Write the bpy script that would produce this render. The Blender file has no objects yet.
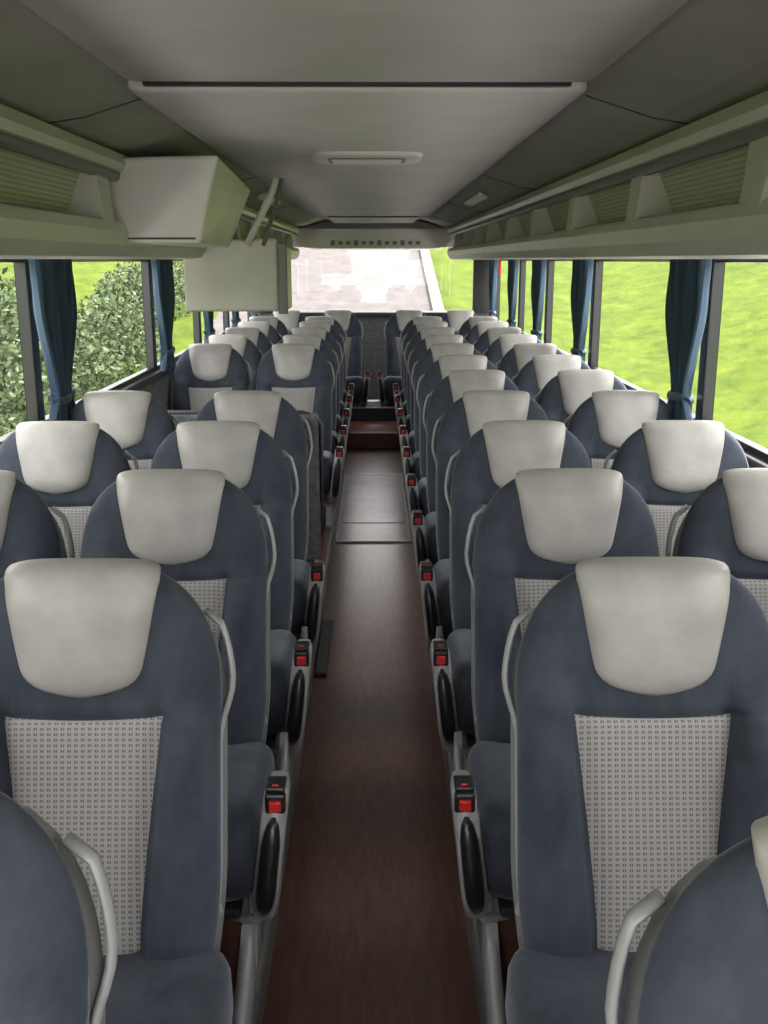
import bpy, bmesh, math, random
from mathutils import Vector, Matrix
random.seed(7)
S=bpy.context.scene
COL=S.collection
H=1.67

# ---------------------------------------------------------------- materials
def nmat(name, col, rough=0.6, metal=0.0, spec=0.5):
    m=bpy.data.materials.new(name); m.use_nodes=True
    nt=m.node_tree; b=nt.nodes['Principled BSDF']
    b.inputs['Base Color'].default_value=(*col,1); b.inputs['Roughness'].default_value=rough
    b.inputs['Metallic'].default_value=metal; b.inputs['Specular IOR Level'].default_value=spec
    return m,nt,b
def N(nt,t,**k):
    n=nt.nodes.new(t)
    for a,v in k.items(): setattr(n,a,v)
    return n
def noise_col(nt,b,c1,c2,scale,detail=4,lo=.35,hi=.65,stretch=(1,1,1),coord='Object',rough=.55,dist=0):
    tc=N(nt,'ShaderNodeTexCoord'); mp=N(nt,'ShaderNodeMapping'); mp.inputs['Scale'].default_value=stretch
    nz=N(nt,'ShaderNodeTexNoise'); nz.inputs['Scale'].default_value=scale; nz.inputs['Detail'].default_value=detail
    nz.inputs['Roughness'].default_value=rough; nz.inputs['Distortion'].default_value=dist
    cr=N(nt,'ShaderNodeValToRGB'); cr.color_ramp.elements[0].position=lo; cr.color_ramp.elements[1].position=hi
    cr.color_ramp.elements[0].color=(*c1,1); cr.color_ramp.elements[1].color=(*c2,1)
    nt.links.new(tc.outputs[coord],mp.inputs[0]); nt.links.new(mp.outputs[0],nz.inputs['Vector'])
    nt.links.new(nz.outputs['Fac'],cr.inputs[0]); nt.links.new(cr.outputs[0],b.inputs['Base Color'])
    return tc,mp,nz,cr
def bump(nt,b,scale,strength,dist=.002,coord='Object'):
    tc=N(nt,'ShaderNodeTexCoord'); nz=N(nt,'ShaderNodeTexNoise'); nz.inputs['Scale'].default_value=scale
    nz.inputs['Detail'].default_value=3
    bp=N(nt,'ShaderNodeBump'); bp.inputs['Strength'].default_value=strength; bp.inputs['Distance'].default_value=dist
    nt.links.new(tc.outputs[coord],nz.inputs['Vector']); nt.links.new(nz.outputs['Fac'],bp.inputs['Height'])
    nt.links.new(bp.outputs[0],b.inputs['Normal'])

M={}
m,nt,b=nmat('velour_blue',(.05,.07,.11),.85,spec=.25)
noise_col(nt,b,(.028,.036,.052),(.066,.077,.098),10,8,.32,.72,(1,1,.6),rough=.66,dist=.25)
bump(nt,b,45,.3,.002)
b.inputs['Sheen Weight'].default_value=.5; b.inputs['Sheen Roughness'].default_value=.35
b.inputs['Sheen Tint'].default_value=(.78,.84,.92,1); M['blue']=m
m,nt,b=nmat('leather_light',(.5,.5,.47),.36,spec=.5)
noise_col(nt,b,(.35,.342,.32),(.44,.43,.405),10,5); bump(nt,b,60,.35,.0015); M['leather']=m
m,nt,b=nmat('dotted_fabric',(.4,.4,.38),.9,spec=.1)
tc=N(nt,'ShaderNodeTexCoord'); sp=N(nt,'ShaderNodeSeparateXYZ'); nt.links.new(tc.outputs['Object'],sp.inputs[0])
def mth(op,a,bv=None):
    n=N(nt,'ShaderNodeMath',operation=op)
    for i,v in enumerate((a,bv)):
        if v is None: continue
        if isinstance(v,(int,float)): n.inputs[i].default_value=v
        else: nt.links.new(v,n.inputs[i])
    return n.outputs[0]
def wv(o,p,ph=0): return mth('SINE',mth('ADD',mth('MULTIPLY',o,2*math.pi/p),ph))
vert=mth('ADD',mth('MULTIPLY',sp.outputs['Z'],.97),mth('MULTIPLY',sp.outputs['Y'],.6))
fx=mth('GREATER_THAN',wv(sp.outputs['X'],.0118),-.12); fz=mth('GREATER_THAN',wv(vert,.0105),-.05)
gx=mth('GREATER_THAN',wv(sp.outputs['X'],.0059,1.2),-.8)
dot=mth('MULTIPLY',mth('MULTIPLY',fx,fz),gx)
mx=N(nt,'ShaderNodeMix',data_type='RGBA'); mx.inputs[6].default_value=(.40,.39,.37,1); mx.inputs[7].default_value=(.155,.158,.162,1)
nt.links.new(dot,mx.inputs[0]); nt.links.new(mx.outputs[2],b.inputs['Base Color']); M['dots']=m
m,nt,b=nmat('grey_plastic',(.17,.175,.175),.4); M['shell']=m
m,nt,b=nmat('silver_plastic',(.32,.33,.325),.32,spec=.6); M['silver']=m
m,nt,b=nmat('black_plastic',(.012,.013,.015),.3); M['black']=m
m,nt,b=nmat('red_button',(.65,.02,.02),.35); M['red']=m
m,nt,b=nmat('dark_trim',(.035,.037,.04),.5); M['dark']=m
m,nt,b=nmat('cream_plastic',(.62,.61,.54),.45); noise_col(nt,b,(.66,.63,.61),(.74,.71,.69),3,2); M['cream']=m
m,nt,b=nmat('rack_plastic',(.50,.52,.44),.4); noise_col(nt,b,(.57,.545,.525),(.63,.605,.585),2,2); M['rack']=m
m,nt,b=nmat('ceiling_fabric',(.26,.265,.25),.9,spec=.15); noise_col(nt,b,(.37,.35,.34),(.42,.40,.39),5,5); bump(nt,b,300,.3,.001); M['ceil']=m
m,nt,b=nmat('ceiling_panel_fabric',(.4,.4,.38),.85,spec=.2); noise_col(nt,b,(.59,.565,.555),(.65,.625,.615),4,5); bump(nt,b,300,.3,.001); M['ceilp']=m
m,nt,b=nmat('wall_carpet',(.13,.14,.15),.9); noise_col(nt,b,(.10,.11,.12),(.17,.18,.19),30,3); M['wall']=m
m,nt,b=nmat('curtain_blue',(.04,.09,.16),.8); noise_col(nt,b,(.025,.058,.105),(.045,.092,.150),6,3,stretch=(1,1,.2))
b.inputs['Sheen Weight'].default_value=.2; M['curtain']=m
m,nt,b=nmat('slatted_panel',(.4,.41,.36),.6)
tc=N(nt,'ShaderNodeTexCoord'); w=N(nt,'ShaderNodeTexWave',bands_direction='Z'); w.inputs['Scale'].default_value=26
cr=N(nt,'ShaderNodeValToRGB'); cr.color_ramp.elements[0].color=(.42,.40,.38,1); cr.color_ramp.elements[1].color=(.60,.57,.55,1)
bp=N(nt,'ShaderNodeBump'); bp.inputs['Strength'].default_value=.4; bp.inputs['Distance'].default_value=.003
nt.links.new(tc.outputs['Object'],w.inputs['Vector']); nt.links.new(w.outputs['Fac'],cr.inputs[0]); nt.links.new(cr.outputs[0],b.inputs['Base Color'])
nt.links.new(w.outputs['Fac'],bp.inputs['Height']); nt.links.new(bp.outputs[0],b.inputs['Normal']); M['slat']=m
m,nt,b=nmat('floor_vinyl',(.1,.05,.04),.30,spec=.8)
noise_col(nt,b,(.080,.034,.025),(.19,.092,.070),12,8,.3,.7,(4,.7,1),rough=.72); bump(nt,b,90,.12,.001); M['floor']=m
m,nt,b=nmat('floor_hatch_vinyl',(.12,.08,.075),.3); noise_col(nt,b,(.33,.27,.26),(.41,.345,.335),9,5); M['hatch']=m
m,nt,b=nmat('brushed_metal',(.45,.45,.45),.35,metal=.9); M['metal']=m
m,nt,b=nmat('step_brown',(.20,.07,.05),.5); M['step']=m
# outdoors
m,nt,b=nmat('lawn',(.1,.2,.03),.95,spec=.05)
tc,mp,nz,cr=noise_col(nt,b,(.024,.046,.006),(.085,.113,.013),1.6,12,.34,.62,rough=.85); M['lawn']=m
m,nt,b=nmat('concrete_road',(.4,.37,.35),.9,spec=.1); noise_col(nt,b,(.055,.050,.049),(.105,.094,.092),3,12,.38,.62,rough=.85); M['road']=m
m,nt,b=nmat('bounce_concrete',(.4,.4,.4),.9,spec=.1); noise_col(nt,b,(.48,.465,.45),(.55,.535,.52),1.2,7); M['bounce']=m  # kept pale and neutral so the added ground reflects light indoors
m,nt,b=nmat('leaves',(.07,.12,.04),.7,spec=.3)
oi=N(nt,'ShaderNodeNewGeometry'); cr=N(nt,'ShaderNodeValToRGB'); cr.color_ramp.elements[0].color=(.014,.030,.008,1); cr.color_ramp.elements[1].color=(.105,.145,.055,1)
nt.links.new(oi.outputs['Random Per Island'],cr.inputs[0]); nt.links.new(cr.outputs[0],b.inputs['Base Color']); M['leaf']=m
m,nt,b=nmat('white_marking',(.5,.5,.48),.6); M['white']=m
m,nt,b=nmat('kerb_concrete',(.12,.115,.11),.8); M['kerb']=m
m=bpy.data.materials.new('window_glass'); m.use_nodes=True; nt=m.node_tree; nt.nodes.clear()
o=N(nt,'ShaderNodeOutputMaterial'); mix=N(nt,'ShaderNodeMixShader'); mix.inputs[0].default_value=.04
t=N(nt,'ShaderNodeBsdfTransparent'); t.inputs[0].default_value=(.95,.96,.95,1); g=N(nt,'ShaderNodeBsdfGlossy'); g.inputs['Roughness'].default_value=.03
nt.links.new(t.outputs[0],mix.inputs[1]); nt.links.new(g.outputs[0],mix.inputs[2]); nt.links.new(mix.outputs[0],o.inputs[0]); M['glass']=m

# ---------------------------------------------------------------- builder
class B:
    def __init__(s): s.v=[]; s.f=[]; s.m=[]; s.sm=[]; s.mats=[]
    def mi(s,k):
        if k not in s.mats: s.mats.append(k)
        return s.mats.index(k)
    def add(s,vs,fs,mat,smooth=True):
        o=len(s.v); s.v+= [tuple(p) for p in vs]
        single=isinstance(mat,str)
        for i,f in enumerate(fs):
            s.f.append([o+k for k in f]); s.m.append(s.mi(mat if single else mat[i])); s.sm.append(smooth)
    def ringloft(s,rings,mat,caps=True,smooth=True,matfn=None,closed=True):
        n=len(rings[0]); vs=[p for r in rings for p in r]; fs=[]; ms=[]
        for i in range(len(rings)-1):
            for j in range(n if closed else n-1):
                k=(j+1)%n
                fs.append([i*n+j,i*n+k,(i+1)*n+k,(i+1)*n+j]); ms.append(matfn(i,j) if matfn else mat)
        if caps and closed:
            fs.append(list(range(n))[::-1]); ms.append(mat)
            fs.append([(len(rings)-1)*n+j for j in range(n)]); ms.append(mat)
        s.add(vs,fs,ms,smooth)
    def tube(s,path,r,mat,n=10,r2=None):
        path=[Vector(p) for p in path]; rings=[]
        up=Vector((1,0,0)) if abs((path[-1]-path[0]).normalized().x)<.8 else Vector((0,0,1))
        for i,p in enumerate(path):
            t=(path[min(i+1,len(path)-1)]-path[max(i-1,0)]).normalized()
            a=(up-t*up.dot(t)).normalized(); c=t.cross(a)
            rings.append([p+a*(r*math.cos(2*math.pi*k/n))+c*((r2 or r)*math.sin(2*math.pi*k/n)) for k in range(n)])
        s.ringloft(rings,mat)
    def box(s,c,d,mat,bev=.004,seg=2,rot=None,smooth=False):
        bm=bmesh.new(); bmesh.ops.create_cube(bm,size=1)
        for v in bm.verts: v.co=Vector((v.co.x*d[0],v.co.y*d[1],v.co.z*d[2]))
        if bev>0: bmesh.ops.bevel(bm,geom=bm.edges[:],offset=min(bev,min(d)*.49),segments=seg,profile=.5,affect='EDGES')
        bm.verts.index_update(); R=rot or Matrix.Identity(3)
        vs=[R@v.co+Vector(c) for v in bm.verts]; fs=[[v.index for v in f.verts] for f in bm.faces]; bm.free()
        s.add(vs,fs,mat,smooth)
    def sup(s,c,d,mat,e1=.35,e2=.35,nu=28,nv=14,fn=None):
        def sp(a,e): return math.copysign(abs(a)**e,a)
        rings=[]
        for i in range(nv+1):
            ph=-math.pi/2+math.pi*i/nv
            ph=max(min(ph,math.pi/2-.02),-math.pi/2+.02)
            r=[]
            for j in range(nu):
                th=2*math.pi*(j+.5)/nu
                p=Vector((c[0]+d[0]/2*sp(math.cos(ph),e1)*sp(math.cos(th),e2),c[1]+d[1]/2*sp(math.cos(ph),e1)*sp(math.sin(th),e2),c[2]+d[2]/2*sp(math.sin(ph),e1)))
                r.append(fn(p) if fn else p)
            rings.append(r)
        s.ringloft(rings,mat)
    def extr(s,prof,y0,y1,mat,smooth=False):
        s.ringloft([[(x,y0,z) for x,z in prof],[(x,y1,z) for x,z in prof]],mat,True,smooth)
    def mesh(s,name):
        me=bpy.data.meshes.new(name); me.from_pydata(s.v,[],s.f)
        for k in s.mats: me.materials.append(M[k])
        for p,mi,sm in zip(me.polygons,s.m,s.sm): p.material_index=mi; p.use_smooth=sm
        bm=bmesh.new(); bm.from_mesh(me); bmesh.ops.recalc_face_normals(bm,faces=bm.faces[:]); bm.to_mesh(me); bm.free()
        me.update(); return me
    def obj(s,name,loc=(0,0,0)):
        o=bpy.data.objects.new(name,s.mesh(name)); o.location=loc; COL.objects.link(o); return o

# ---------------------------------------------------------------- seat
TL=math.radians(14.2); LL=.774; PLAT=.10
def P(x,d,s):
    if s>.5: d=d-.022*((s-.5)/.27)**2
    return Vector((x,-.19+s*math.sin(TL)+d*math.cos(TL),.40+s*math.cos(TL)-d*math.sin(TL)))
def Wd(s):
    if s<.5: return .238-.022*max(0,(.22-s)/.22)**1.5
    t=min((s-.5)/.277,.9995)
    return .238*(1-t**2.7)**(1/2.55)
def Id(s):
    if s>.5: return min(.135,Wd(s)*.62)
    return .100+.038*max(0,min(1,(s-.12)/.38))**1.2
def Tk(s):
    T=.052
    if s>LL-.09: T*=max(.02,(1-((s-(LL-.09))/.0905)**2))**.5
    if s<.04: T*=.55+.45*s/.04
    return T
def sm01(a,b_,x):
    t=max(0,min(1,(x-a)/(b_-a))); return t*t*(3-2*t)
def dfront(x,s,st=.5):
    W=Wd(s); I=Id(s); a=min(1,abs(x)/W); T=Tk(s)
    d=-T*(max(0,1-a**3.2))**.5
    bo=sm01(.0,.12,s)*(1-sm01(.44,.60,s))
    if abs(x)>I: d-=.054*bo*math.sin(math.pi*min(1,(abs(x)-I)/(W-I)*.86+.02))**.8
    d+=.008*math.exp(-((abs(x)-I)/.006)**2)*(1-sm01(.48,.53,s))
    if abs(x)<I*1.02: d+=.008*math.exp(-((s-st)/.008)**2)
    if abs(x)<I: d-=.012*math.exp(-((s-.2)/.14)**2)*(1-(x/I)**2)*sm01(0,.1,s)
    if abs(x)>I: d+=.005*math.exp(-((s-(.5+.10*(abs(x)-I)))/.006)**2)
    return d
def seat_mesh(kind,a):
    b=B()
    ss=[LL*i/34 for i in range(30)]
    ss=[x for x in ss if abs(x-.5)>.012]+[.488,.494,.5,.506,.512]
    base=max(ss); ss+=[base+(LL-base)*math.sin(math.pi/2*i/9) for i in range(1,10)]
    ss=sorted(set(ss)); rings=[]
    nS,nC,nB=11,14,16
    for s in ss:
        W=Wd(s); I=Id(s); r=[]
        def sx(x):
            return s-.006*(max(0,1-(x/I)**2))*math.exp(-((s-.5)/.05)**2) if abs(x)<I else s
        xs=[-W+(W-I)*(1-math.cos(math.pi/2*i/nS)) for i in range(nS)]
        xs+= [-I+2*I*i/nC for i in range(nC)]
        xs+= [I+(W-I)*math.sin(math.pi/2*i/nS) for i in range(nS+1)]
        for x in xs: r.append(P(x,dfront(x,s),sx(x)))
        for i in range(1,nB):
            x=W*math.cos(math.pi*i/nB); r.append(P(x,Tk(s)*.7*(max(0,1-(abs(x)/W)**3))**.5,s))
        rings.append(r)
    def mf(i,j):
        sc=(ss[i]+ss[i+1])/2
        if nS<=j<nS+nC and sc<.5: return 'dots'
        return 'blue'
    b.ringloft(rings,'blue',matfn=mf)
    rings=[]
    for i in range(26):
        s=.02+(LL-.060)*i/25
        W=(Wd(s+.03) if s>.45 else Wd(s))+.001; r=[]
        if i==25: W*=.8
        for k in range(24):
            th=2*math.pi*k/24; c,sn=math.cos(th),math.sin(th)
            x=W*math.copysign(abs(c)**.5,c); d=.052+.028*math.copysign(abs(sn)**.6,sn)
            r.append(P(x,d,s))
        rings.append(r)
    b.ringloft(rings,'shell')
    path=[]
    for i in range(24):
        s=.12+.56*i/23
        off=-.012+.026*sm01(.44,.56,s)
        if i in(0,23): off=-.004
        path.append(P(a*(Wd(s)+off),.040,s))
    b.tube(path,.0062,'silver',8,.013)
    # headrest pad
    rings=[]; Lc=LL-.045; s0=.540; n=16
    def hw(t):
        w=.094+.046*t**.8
        if t<.26: w*=max(.02,1-((.26-t)/.26)**3.0)**(1/2.6)
        if t>.88: w-=.014*((t-.88)/.12)**2
        return w
    for i in range(n+7):
        r=[]
        if i<=n:
            u=i/n; u=u**1.5; s=s0+(Lc-s0)*u; t=u*.85; w=hw(t); et=min(1,max(.0,1-(1-min(1,u/.22))**2))**.5
            for k in range(21):
                q=-1+2*k/20; q=math.sin(q*math.pi/2); x=w*q
                sg=s-.006*(1-q*q)*(1-u)**6
                r.append(P(x,dfront(x,sg)-.025*et*(max(0,1-abs(q)**4))**.5+.004,sg))
            for k in range(1,20):
                q=math.sin((1-2*k/20)*math.pi/2); x=w*q*.97
                r.append(P(x,dfront(x,s)+.012,s))
        else:
            ph=(i-n)/6*math.pi*.62; t=.85+.15*(i-n)/6; w=hw(t)
            for k in range(21):
                q=math.sin((-1+2*k/20)*math.pi/2); x=w*q; e=(max(0,1-abs(q)**4))**.5
                d0=-dfront(x,Lc)-.004+.025*e
                r.append(P(x,-d0*math.cos(ph),Lc+(.034+.014*e)*math.sin(ph)))
            for k in range(1,20):
                q=math.sin((1-2*k/20)*math.pi/2); x=w*q*.97
                r.append(P(x,-(-dfront(x,Lc)-.012)*math.cos(ph)*.6,Lc+.02*math.sin(ph)))
        rings.append(r)
    b.ringloft(rings,'leather')
    # cushion
    def cf(p):
        q=Vector(p); fy=(q.y+.40)/.26
        if q.z>.42: q.z+= .018*min(1,abs(q.x/.2))**2
        q.z-= .055*(fy*.5+.5)
        if q.z<.42: q.y+=.05*(.42-q.z)/.15*max(0,-fy)
        return q
    b.sup((a*.014 if kind=='aisle' else 0,-.405,.425),(.50,.51,.25),'blue',.42,.28,36,16,cf)
    b.sup((0,-.40,.49),(.25,.47,.12),'dots',.35,.25,28,10,lambda p:Vector((p.x,p.y,p.z-.055*((p.y+.4)/.26*.5+.5))))
    b.box((0,-.40,.300),(.44,.44,.03),'dark',.01)
    b.box((0,-.25,.28),(.46,.04,.05),'shell',.008)
    b.box((0,-.55,.28),(.46,.04,.05),'shell',.008)
    if kind=='aisle':
        lx=a*.232
        for y0,dy in ((-.24,.0),(-.56,.04)):
            b.ringloft([[(lx-.016,y0-.035,PLAT),(lx+.016,y0-.035,PLAT),(lx+.016,y0+.035,PLAT),(lx-.016,y0+.035,PLAT)],
                        [(lx-.016,y0+dy-.02,.30),(lx+.016,y0+dy-.02,.30),(lx+.016,y0+dy+.02,.30),(lx-.016,y0+dy+.02,.30)]],'silver',smooth=False)
        b.box((lx,-.40,PLAT+.012),(.045,.46,.024),'shell',.006)
        b.box((lx,-.40,.20),(.018,.30,.03),'shell',.004)
        rings=[]
        for i in range(13):
            y=-.56+.46*i/12; zt=.47-.09*math.sin(math.pi*min(1,i/12)); zb=.29
            X=a*(.272)
            rings.append([(X-.012,y,zb),(X+.012,y,zb),(X+.014,y,(zb+zt)/2),(X+.010,y,zt),(X-.010,y,zt),(X-.014,y,(zb+zt)/2)])
        b.ringloft(rings,'shell')
        ZT=.592
        def con(z):
            u=(z-.245)/(ZT-.245)
            return a*(.264+.040*u), .031-.010*(1-min(1,u/.35))**2-.004*u, -.610-.040*math.sin(math.pi*min(1,max(0,u)))+.05*(1-min(1,u/.3))**2
        rings=[]
        for i in range(19):
            z=.245+(ZT-.245)*i/18; cx,w,fy=con(z)
            if i in(0,18): w*=.75
            bk=fy+.085; pts=[]
            for k in range(16):
                t=2*math.pi*k/16; pts.append((cx+w*math.copysign(abs(math.cos(t))**.5,math.cos(t)),(fy+bk)/2+.0425*math.copysign(abs(math.sin(t))**.6,math.sin(t)),z))
            rings.append(pts)
        b.ringloft(rings,'silver')
        rings=[]
        for i in range(17):
            z=.300+.240*i/16; cx,w,fy=con(z); e=(1-abs(i/8-1)**4.5)**.5 if 0<i<16 else .25
            w2=(w-.0075)*e
            rings.append([(cx-w2,fy+.004,z),(cx-w2*.8,fy-.004,z),(cx+w2*.8,fy-.004,z),(cx+w2,fy+.004,z)])
        b.ringloft(rings,'black')
        cx,w,fy=con(.57)
        b.box((cx,fy+.003,.568),(.044,.022,.046),'black',.006)
        b.box((cx,fy-.010,.566),(.024,.012,.024),'red',.003)
        b.box((cx,fy+.030,.594),(.042,.055,.014),'black',.005)
        b.box((cx,fy+.014,.600),(.014,.008,.006),'red',.002)
        cx,w,fy=con(.26)
        b.tube([(cx,fy+.02,.27),(cx-a*.02,fy+.02,.245),(cx-a*.06,fy+.03,.245),(a*.12,fy+.05,.265)],.012,'silver',8)
    else:
        lx=-a*.17
        b.box((lx,-.40,.19),(.03,.06,.19),'shell',.005); b.box((lx,-.40,PLAT+.012),(.06,.36,.024),'shell',.006)
    return b.mesh('coach_seat_%s'%kind)
meshes={(k,a):seat_mesh(k,a) for k in('aisle','window') for a in(-1,1)}
def place(x,y,kind,a,z=0):
    o=bpy.data.objects.new('coach_seat',meshes[(kind,a)]); o.location=(x,y,z); COL.objects.link(o)
for n in range(-1,11):
    y=1.72+.78*n
    place(.500,y-(.07 if n<0 else 0),'aisle',-1); place(1.022,y,'window',-1)
    if n not in(4,5):
        place(-.500-(.032 if n<0 else 0),y+(.04 if n<0 else 0),'aisle',1); place(-1.022,y,'window',1)
for x,a in((.36,-1),(-.36,1)): place(x,10.36,'aisle',a,.02)
for x,a in((.88,-1),(-.88,1)): place(x,10.36,'window',a,.02)

# ---------------------------------------------------------------- shell
Y0,Y1=-1.7,11.1; XW=1.29
b=B(); b.box((0,(Y0+Y1)/2,-.03),(2*XW+.1,Y1-Y0,.06),'floor',0)
b.obj('floor')
for sx in(-1,1):
    b=B(); b.box((sx*(XW-.03+.252)/2,(Y0+Y1)/2,PLAT/2),(XW-.03-.252,Y1-Y0-.04,PLAT),'floor',0); b.obj('seat_platform')
b=B()
b.box((0,6.85,.004),(.44,1.95,.008),'hatch',.003)
for yy in (5.87,7.83): b.box((0,yy,.006),(.46,.02,.012),'metal',.002)
for xx in (-.225,.225): b.box((xx,6.85,.006),(.012,1.95,.012),'metal',.002)
b.box((0,6.3,.009),(.40,.006,.004),'dark',0)
b.obj('floor_hatch')
for i,x in enumerate((-.25,.25)):
    b=B(); b.box((x,4.0,PLAT/2+.004),(.012,11.2,PLAT+.008),'shell',.003); b.obj('trim_%d'%(i+1))
b=B(); b.box((-.215,4.15,.012),(.05,.62,.02),'dark',.004); b.obj('aisle_edge_trim')  # small dark trim standing in for the stairwell rail, not a lamp
b=B()
b.box((0,9.6,.07),(.48,1.2,.14),'step',.008); b.box((0,10.0,.20),(.48,.60,.14),'dark',.008)
b.box((0,9.012,.142),(.48,.03,.012),'metal',.003); b.box((0,9.705,.272),(.48,.03,.012),'metal',.003)
b.obj('rear_steps')
SILL=1.03; TOP=1.685
for nm,sx in (('wall_left',-1),('wall_right',1)):
    b=B()
    b.box((sx*(XW+.02),(Y0+Y1)/2,SILL/2),(.04,Y1-Y0,SILL),'wall',0)
    b.box((sx*(XW-.002),(Y0+Y1)/2,SILL-.03),(.03,Y1-Y0,.05),'dark',.012)
    b.box((sx*(XW+.02),(Y0+Y1)/2,(TOP+1.97)/2),(.04,Y1-Y0,1.97-TOP),'rack',0)
    b.obj(nm)
postsR=[-.6,1.65,3.92,6.0,7.62,9.05,10.85]; postsL=[-.6,1.6,3.90,6.0,7.6,9.1,10.85]
wi=1
for sx,ps in((-1,postsL),(1,postsR)):
    for i in range(len(ps)):
        ya=ps[i]; yb=ps[i+1] if i+1<len(ps) else Y1
        b=B(); xx=sx*(XW+.025)
        b.box((xx,ya,(SILL+TOP)/2),(.05,.075,TOP-SILL),'black',.006)
        b.box((xx,(ya+yb)/2,SILL+.012),(.04,yb-ya-.08,.024),'black',.003)
        b.box((xx,(ya+yb)/2,TOP-.012),(.04,yb-ya-.08,.024),'black',.003)
        b.add([(xx,ya+.04,SILL+.02),(xx,yb-.04,SILL+.02),(xx,yb-.04,TOP-.02),(xx,ya+.04,TOP-.02)],[[0,1,2,3]],'glass',False)
        b.obj('window_%d'%wi); wi+=1
b=B(); b.box((0,Y0-.03,.35),(2*XW+.1,.06,.7),'wall',0); b.box((0,Y0-.03,2.06),(2*XW+.1,.06,.12),'rack',0)
for x in(-XW,XW): b.box((x,Y0-.03,1.3),(.12,.06,1.4),'black',0)
b.obj('wall_front')
b=B(); RB=1.10; RT=1.80
b.box((0,Y1+.03,RB/2),(2*XW+.1,.06,RB),'wall',0); b.box((0,Y1+.03,(RT+2.12)/2),(2*XW+.1,.06,2.12-RT),'rack',0)
for x in(-1.2,1.2): b.box((x,Y1+.03,(RB+RT)/2),(.24,.06,RT-RB),'dark',0)
b.box((0,Y1-.04,RB),(2.2,.1,.05),'dark',.015)
b.obj('wall_rear')
b=B(); b.add([(-1.08,Y1+.03,RB),(1.08,Y1+.03,RB),(1.08,Y1+.03,RT),(-1.08,Y1+.03,RT)],[[0,1,2,3]],'glass',False)
b.box((0,Y1+.03,RB+.015),(2.16,.05,.03),'black',.004); b.obj('window_%d'%wi)
b=B()
prof=[(-.82,1.98),(-.80,1.86),(-.74,1.80),(-.6,1.785),(.6,1.785),(.74,1.80),(.80,1.86),(.82,1.98)]
b.ringloft([[(x,10.7,z) for x,z in prof],[(x,11.08,z-.01) for x,z in prof]],'cream',smooth=False)
for i in range(12):
    b.box((-.42+.08*i,10.692,1.84),(.045,.006,.035 if i%3 else .05),'shell',0)
b.obj('rear_header_panel')

# ceiling
b=B()
prof=[(-1.33,1.975),(-.84,1.990),(-.70,2.01),(-.52,2.065),(-.3,2.085),(.3,2.085),(.52,2.065),(.70,2.01),(.84,1.990),(1.33,1.975),(1.33,2.14),(-1.33,2.14)]
b.extr(prof,Y0-.05,Y1+.05,'ceil')
for sx in(-1,1):
    for y in(2.62,5.0,7.4,9.6):
        b.ringloft([[(sx*.53,y,2.060),(sx*.70,y,2.008),(sx*.82,y,1.989),(sx*.82,y,1.996),(sx*.70,y,2.02),(sx*.53,y,2.07)],
                    [(sx*.53,y+.008,2.060),(sx*.70,y+.008,2.008),(sx*.82,y+.008,1.989),(sx*.82,y+.008,1.996),(sx*.70,y+.008,2.02),(sx*.53,y+.008,2.07)]],'dark',smooth=False)
b.obj('ceiling')
def rpanel(b,x0,x1,y0,y1,z0,z1,r,mat,bev=.012):
    pts=[]
    for cx,cy,a0 in((x1-r,y1-r,0),(x0+r,y1-r,90),(x0+r,y0+r,180),(x1-r,y0+r,270)):
        for k in range(7):
            t=math.radians(a0+15*k); pts.append((cx+r*math.cos(t),cy+r*math.sin(t)))
    cx,cy=(x0+x1)/2,(y0+y1)/2
    def ins(p,d):
        return (p[0]-math.copysign(min(d,abs(p[0]-cx)),p[0]-cx),p[1]-math.copysign(min(d,abs(p[1]-cy)),p[1]-cy))
    b.ringloft([[(*p,z1) for p in pts],[(*p,z0+bev) for p in pts],[(*ins(p,bev*.4),z0+bev*.4) for p in pts],[(*ins(p,bev),z0) for p in pts]],mat)
b=B(); rpanel(b,-.545,.495,2.40,8.95,2.035,2.08,.035,'ceilp')
b.obj('ceiling_centre_panel')
b=B(); b.box((-.025,2.385,2.058),(.95,.025,.03),'black',.004); b.obj('ceiling_panel_gap')
b=B(); rpanel(b,-.535,.495,-1.5,2.365,2.048,2.09,.03,'ceilp'); b.obj('ceiling_front_panel')
b=B(); rpanel(b,-.40,.40,9.05,10.2,2.02,2.09,.05,'ceilp'); b.box((0,8.99,2.04),(.78,.05,.03),'dark',.004); b.obj('ceiling_rear_panel')
b=B()
rpanel(b,-.215,.185,3.66,4.02,2.020,2.04,.10,'cream',.010)
rpanel(b,-.155,.125,3.74,3.93,2.016,2.03,.04,'shell',.003)
for k in range(4): b.box((-.015,3.765+.046*k,2.014),(.25,.016,.004),'cream',0)
b.obj('ceiling_vent_grille')
for x,y in((.62,6.3),(-.62,6.3)):
    b=B(); b.box((x,y,2.022),(.06,.9,.02),'cream',.008,rot=Matrix.Rotation(math.copysign(.33,x),3,'Y')); b.obj('aisle_lamp_strip')

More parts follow.
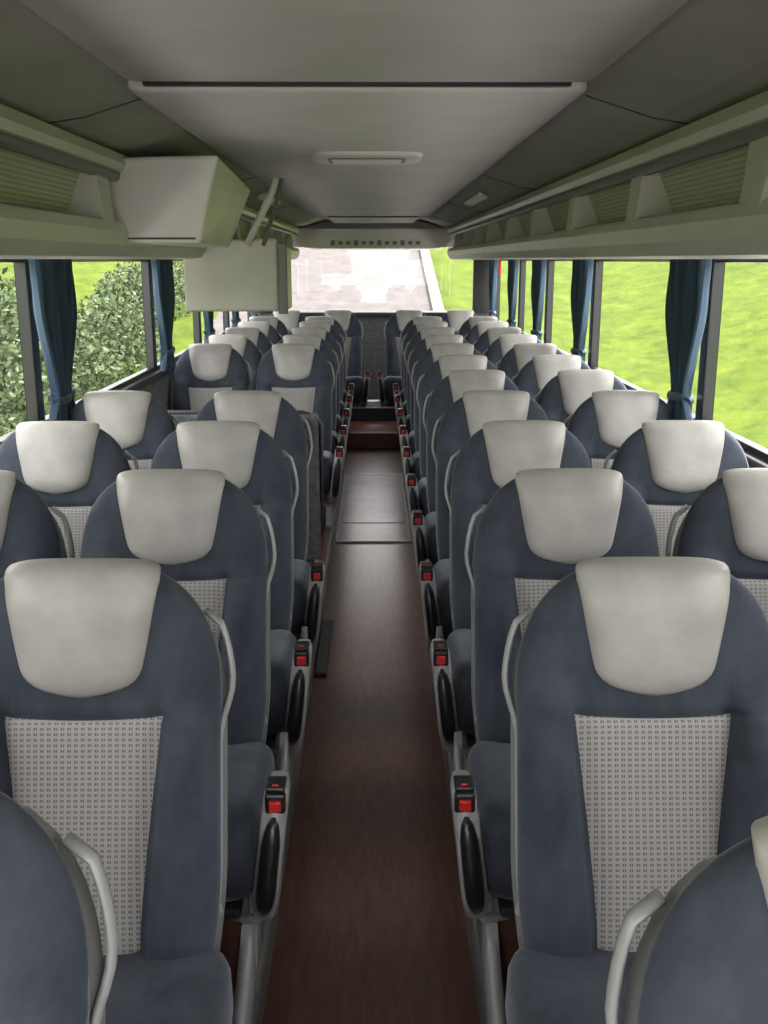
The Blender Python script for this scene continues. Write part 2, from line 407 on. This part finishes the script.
# luggage racks
for nm,sx in (('luggage_rack',-1),('luggage_rack',1)):
    b=B()
    prof=[(1.285,1.700),(1.0,1.695),(.90,1.678),(.83,1.672),(.79,1.680),(.765,1.715),(.758,1.755),(.770,1.782),(.785,1.788),(.80,1.785),(.815,1.765),(.86,1.745),(1.285,1.745)]
    b.extr([(sx*x,z) for x,z in prof],Y0+.02,10.65,'rack',False)
    prof=[(.755,1.955),(.765,1.935),(.80,1.93),(.83,1.945),(.83,1.985),(.765,1.985)]
    b.extr([(sx*x,z) for x,z in prof],Y0+.02,10.65,'rack',False)
    b.extr([(sx*x,z) for x,z in [(.775,1.915),(.785,1.905),(.80,1.905),(.80,1.93),(.775,1.93)]],Y0+.02,10.65,'shell',False)
    b.extr([(sx*x,z) for x,z in [(.82,1.94),(.90,1.745),(.915,1.745),(.835,1.94)]],Y0+.02,10.65,'slat',False)
    for k in range(11):
        y=.1+.98*k
        pr=[(.765,1.77),(.90,1.75),(.875,1.83),(.85,1.92),(.82,1.95),(.79,1.95),(.782,1.90),(.775,1.83)]
        b.ringloft([[(sx*x,y-.02,z) for x,z in pr],[(sx*x,y+.012,z) for x,z in pr],[(sx*(.80+(x-.80)*.8),y+.12,z) for x,z in pr]],'rack',smooth=False)
    b.obj(nm)

# overhead monitor housing (left)
b=B()
f=[(-.87,1.725),(-.535,1.72),(-.468,1.985),(-.87,1.975)]
g=[(-.87,1.725),(-.60,1.72),(-.50,1.955),(-.87,1.965)]
bm=bmesh.new()
va=[bm.verts.new((x,3.26,z)) for x,z in f]; vb=[bm.verts.new((x,4.36,z)) for x,z in g]
bm.faces.new(va); bm.faces.new(vb[::-1])
for i in range(4): bm.faces.new([va[i],vb[i],vb[(i+1)%4],va[(i+1)%4]])
bmesh.ops.recalc_face_normals(bm,faces=bm.faces[:])
bmesh.ops.bevel(bm,geom=bm.edges[:],offset=.014,segments=3,profile=.5,affect='EDGES'); bm.verts.index_update()
b.add([v.co for v in bm.verts],[[v.index for v in q.verts] for q in bm.faces],'cream',False); bm.free()
b.box((-.70,3.262,1.735),(.30,.01,.006),'dark',0)
b.obj('overhead_monitor_housing')
b=B()
b.box((-.655,4.80,1.600),(.44,.045,.33),'cream',.014,3); b.box((-.655,4.83,1.60),(.40,.03,.28),'black',.006)
b.box((-.415,4.95,1.585),(.025,.36,.30),'rack',.01); b.box((-.415,4.765,1.585),(.045,.02,.32),'shell',.006)
b.tube([(-.42,4.62,2.02),(-.44,4.62,1.96),(-.50,4.62,1.84),(-.56,4.68,1.74)],.016,'cream',10)
b.tube([(-.40,4.66,2.02),(-.42,4.66,1.93),(-.47,4.70,1.80),(-.50,4.78,1.74)],.010,'shell',8)
b.obj('folding_monitor')

b=B()
b.box((-.72,5.16,.50),(.88,.04,.80),'wall',.02,3); b.tube([(-.27,5.16,.11),(-.27,5.16,.84),(-.30,5.16,.88),(-.36,5.16,.90),(-1.10,5.16,.90),(-1.18,5.16,.88),(-1.20,5.16,.84),(-1.20,5.16,.11)],.014,'dark',10)
b.box((-.55,5.05,.86),(.44,.20,.02),'dark',.008)
b.obj('modesty_partition')
b=B(); b.box((1.25,10.2,1.60),(.02,.14,.16),'red',.006); b.box((1.238,10.2,1.62),(.006,.08,.06),'white',0); b.obj('emergency_hammer_sign')

# curtains
def curtain(x,yc,sx,w=.50):
    b=B(); nz,ny=40,64; rows=[]; z0,z1=SILL+.005,TOP-.012
    for i in range(nz+1):
        t=i/nz; z=z0+(z1-z0)*t
        tie=.16
        if t<tie: k=.42+.38*(1-t/tie)**.8
        else: k=.42+.50*sm01(tie,.75,t)
        r=[]
        for j in range(ny+1):
            u=j/ny; amp=.015+.008*(k)
            yy=yc+(u-.5)*w*k+.004*math.sin(7*t+u*9)
            xx=x-sx*(.03+amp*math.sin(u*2*math.pi*8+.6*math.sin(t*3)) + .008*math.sin(u*19+2*t))
            r.append((xx,yy,z))
        rows.append(r)
    b.ringloft(rows,'curtain',closed=False)
    zt=z0+(z1-z0)*.16
    b.tube([(x-sx*.03+.035*math.cos(a),yc+w*.22*math.sin(a),zt+.006*math.sin(a*2)) for a in [2*math.pi*k/20 for k in range(21)]],.008,'curtain',8,.016)
    b.obj('window_curtain')
for p in postsR[1:]: curtain(XW-.015,p+.10 if p<10 else p-.15,1)
for p in postsL[1:]: curtain(-XW+.015,p+.12 if p<10 else p-.15,-1)

# ---------------------------------------------------------------- outdoors
def gz(x,y):
    r=-1.25
    r+=.20*max(0,y-15)**1.0
    if x>5.5: r+= .24*(x-5.5)
    if x<-5: r+=.26*(-x-5)
    return r
b=B(); rows=[]
xs=[-71+2*i for i in range(34)]+[-4+i*.5 for i in range(20)]+[6+2*i for i in range(36)]
for j in range(70):
    y=-40+2*j; rows.append([(x,y,gz(x,y)) for x in xs])
b.ringloft(rows,'lawn',closed=False); b.obj('ground')
b=B(); b.ringloft([[(-3.6,y,gz(0,y)+.03),(1.35,y,gz(0,y)+.03)] for y in [15+k for k in range(0,80,2)]],'road',closed=False)
b.obj('road')
b=B(); b.ringloft([[(-4.4,y,-1.24),(5.4,y,-1.24)] for y in (-30,-10,0,14.8)],'bounce',closed=False)  # unseen ground added to bounce neutral sunlight up to the ceiling
b.obj('bounce_ground')
b=B(); b.ringloft([[(1.35,y,gz(0,y)+.0),(1.35,y,gz(0,y)+.16),(1.6,y,gz(0,y)+.16),(1.6,y,gz(0,y))] for y in range(15,96,2)],'kerb',smooth=False); b.obj('road_kerb')
def hedge(name,blobs,nl):
    vs=[];fs=[]; rnd=random.Random(3)
    tot=sum(r[3]*r[4] for r in blobs)
    for cx,cy,cz,rx,rz in blobs:
        k=int(nl*rx*rz/tot)
        for _ in range(k):
            u=rnd.uniform(-1,1); th=rnd.uniform(0,2*math.pi); q=math.sqrt(1-u*u); rr=rnd.uniform(.70,1.08)
            c=Vector((cx+rx*rr*q*math.cos(th),cy+rx*1.2*rr*q*math.sin(th),cz+rz*rr*u))
            a=Vector((rnd.gauss(0,1),rnd.gauss(0,1),rnd.gauss(0,1))).normalized(); bb=a.orthogonal().normalized()
            s=rnd.uniform(.035,.075); o=len(vs)
            vs+=[c-a*s,c+bb*s*.5,c+a*s,c-bb*s*.5]; fs.append([o,o+1,o+2,o+3])
    b=B(); b.add(vs,fs,'leaf',False)
    for cx,cy,cz,rx,rz in blobs:
        b.tube([(cx,cy,gz(cx,cy)-.1),(cx+.1,cy,cz)],.05,'dark',6)
    b.obj(name)
rr=random.Random(5); blobs=[]
for i in range(22):
    y=6+i*1.0; blobs.append((-5.2+rr.uniform(-.4,.3),y,-.25+rr.uniform(-.35,.25)+.03*max(0,y-12),.8+rr.uniform(0,.35),1.0+rr.uniform(-.2,.4)))
for i in range(6): blobs.append((-5.8,6+i*.95,1.1+rr.uniform(-.3,.4),1.1,1.6))
hedge('hedge',blobs,110000)

# ---------------------------------------------------------------- light
w=bpy.data.worlds.new('World'); S.world=w; w.use_nodes=True; nt=w.node_tree; bg=nt.nodes['Background']
bg.inputs[0].default_value=(1,.97,.98,1); bg.inputs[1].default_value=6.4
sl=bpy.data.lights.new('sun','SUN'); sl.energy=17; sl.angle=.02; sl.color=(1,.96,.93)
so=bpy.data.objects.new('sun',sl); so.rotation_euler=(math.radians(-32),math.radians(18),0); COL.objects.link(so)
S.view_settings.view_transform='Standard'; S.view_settings.exposure=0

cd=bpy.data.cameras.new('camera'); cam=bpy.data.objects.new('camera',cd); COL.objects.link(cam)
cd.sensor_fit='VERTICAL'; cd.sensor_height=36; cd.lens=1000/1024*36; cd.clip_start=.02; cd.clip_end=500
cam.location=(.012,0,H); cam.rotation_euler=(math.radians(90-14.15),0,math.radians(-.52))
S.camera=cam
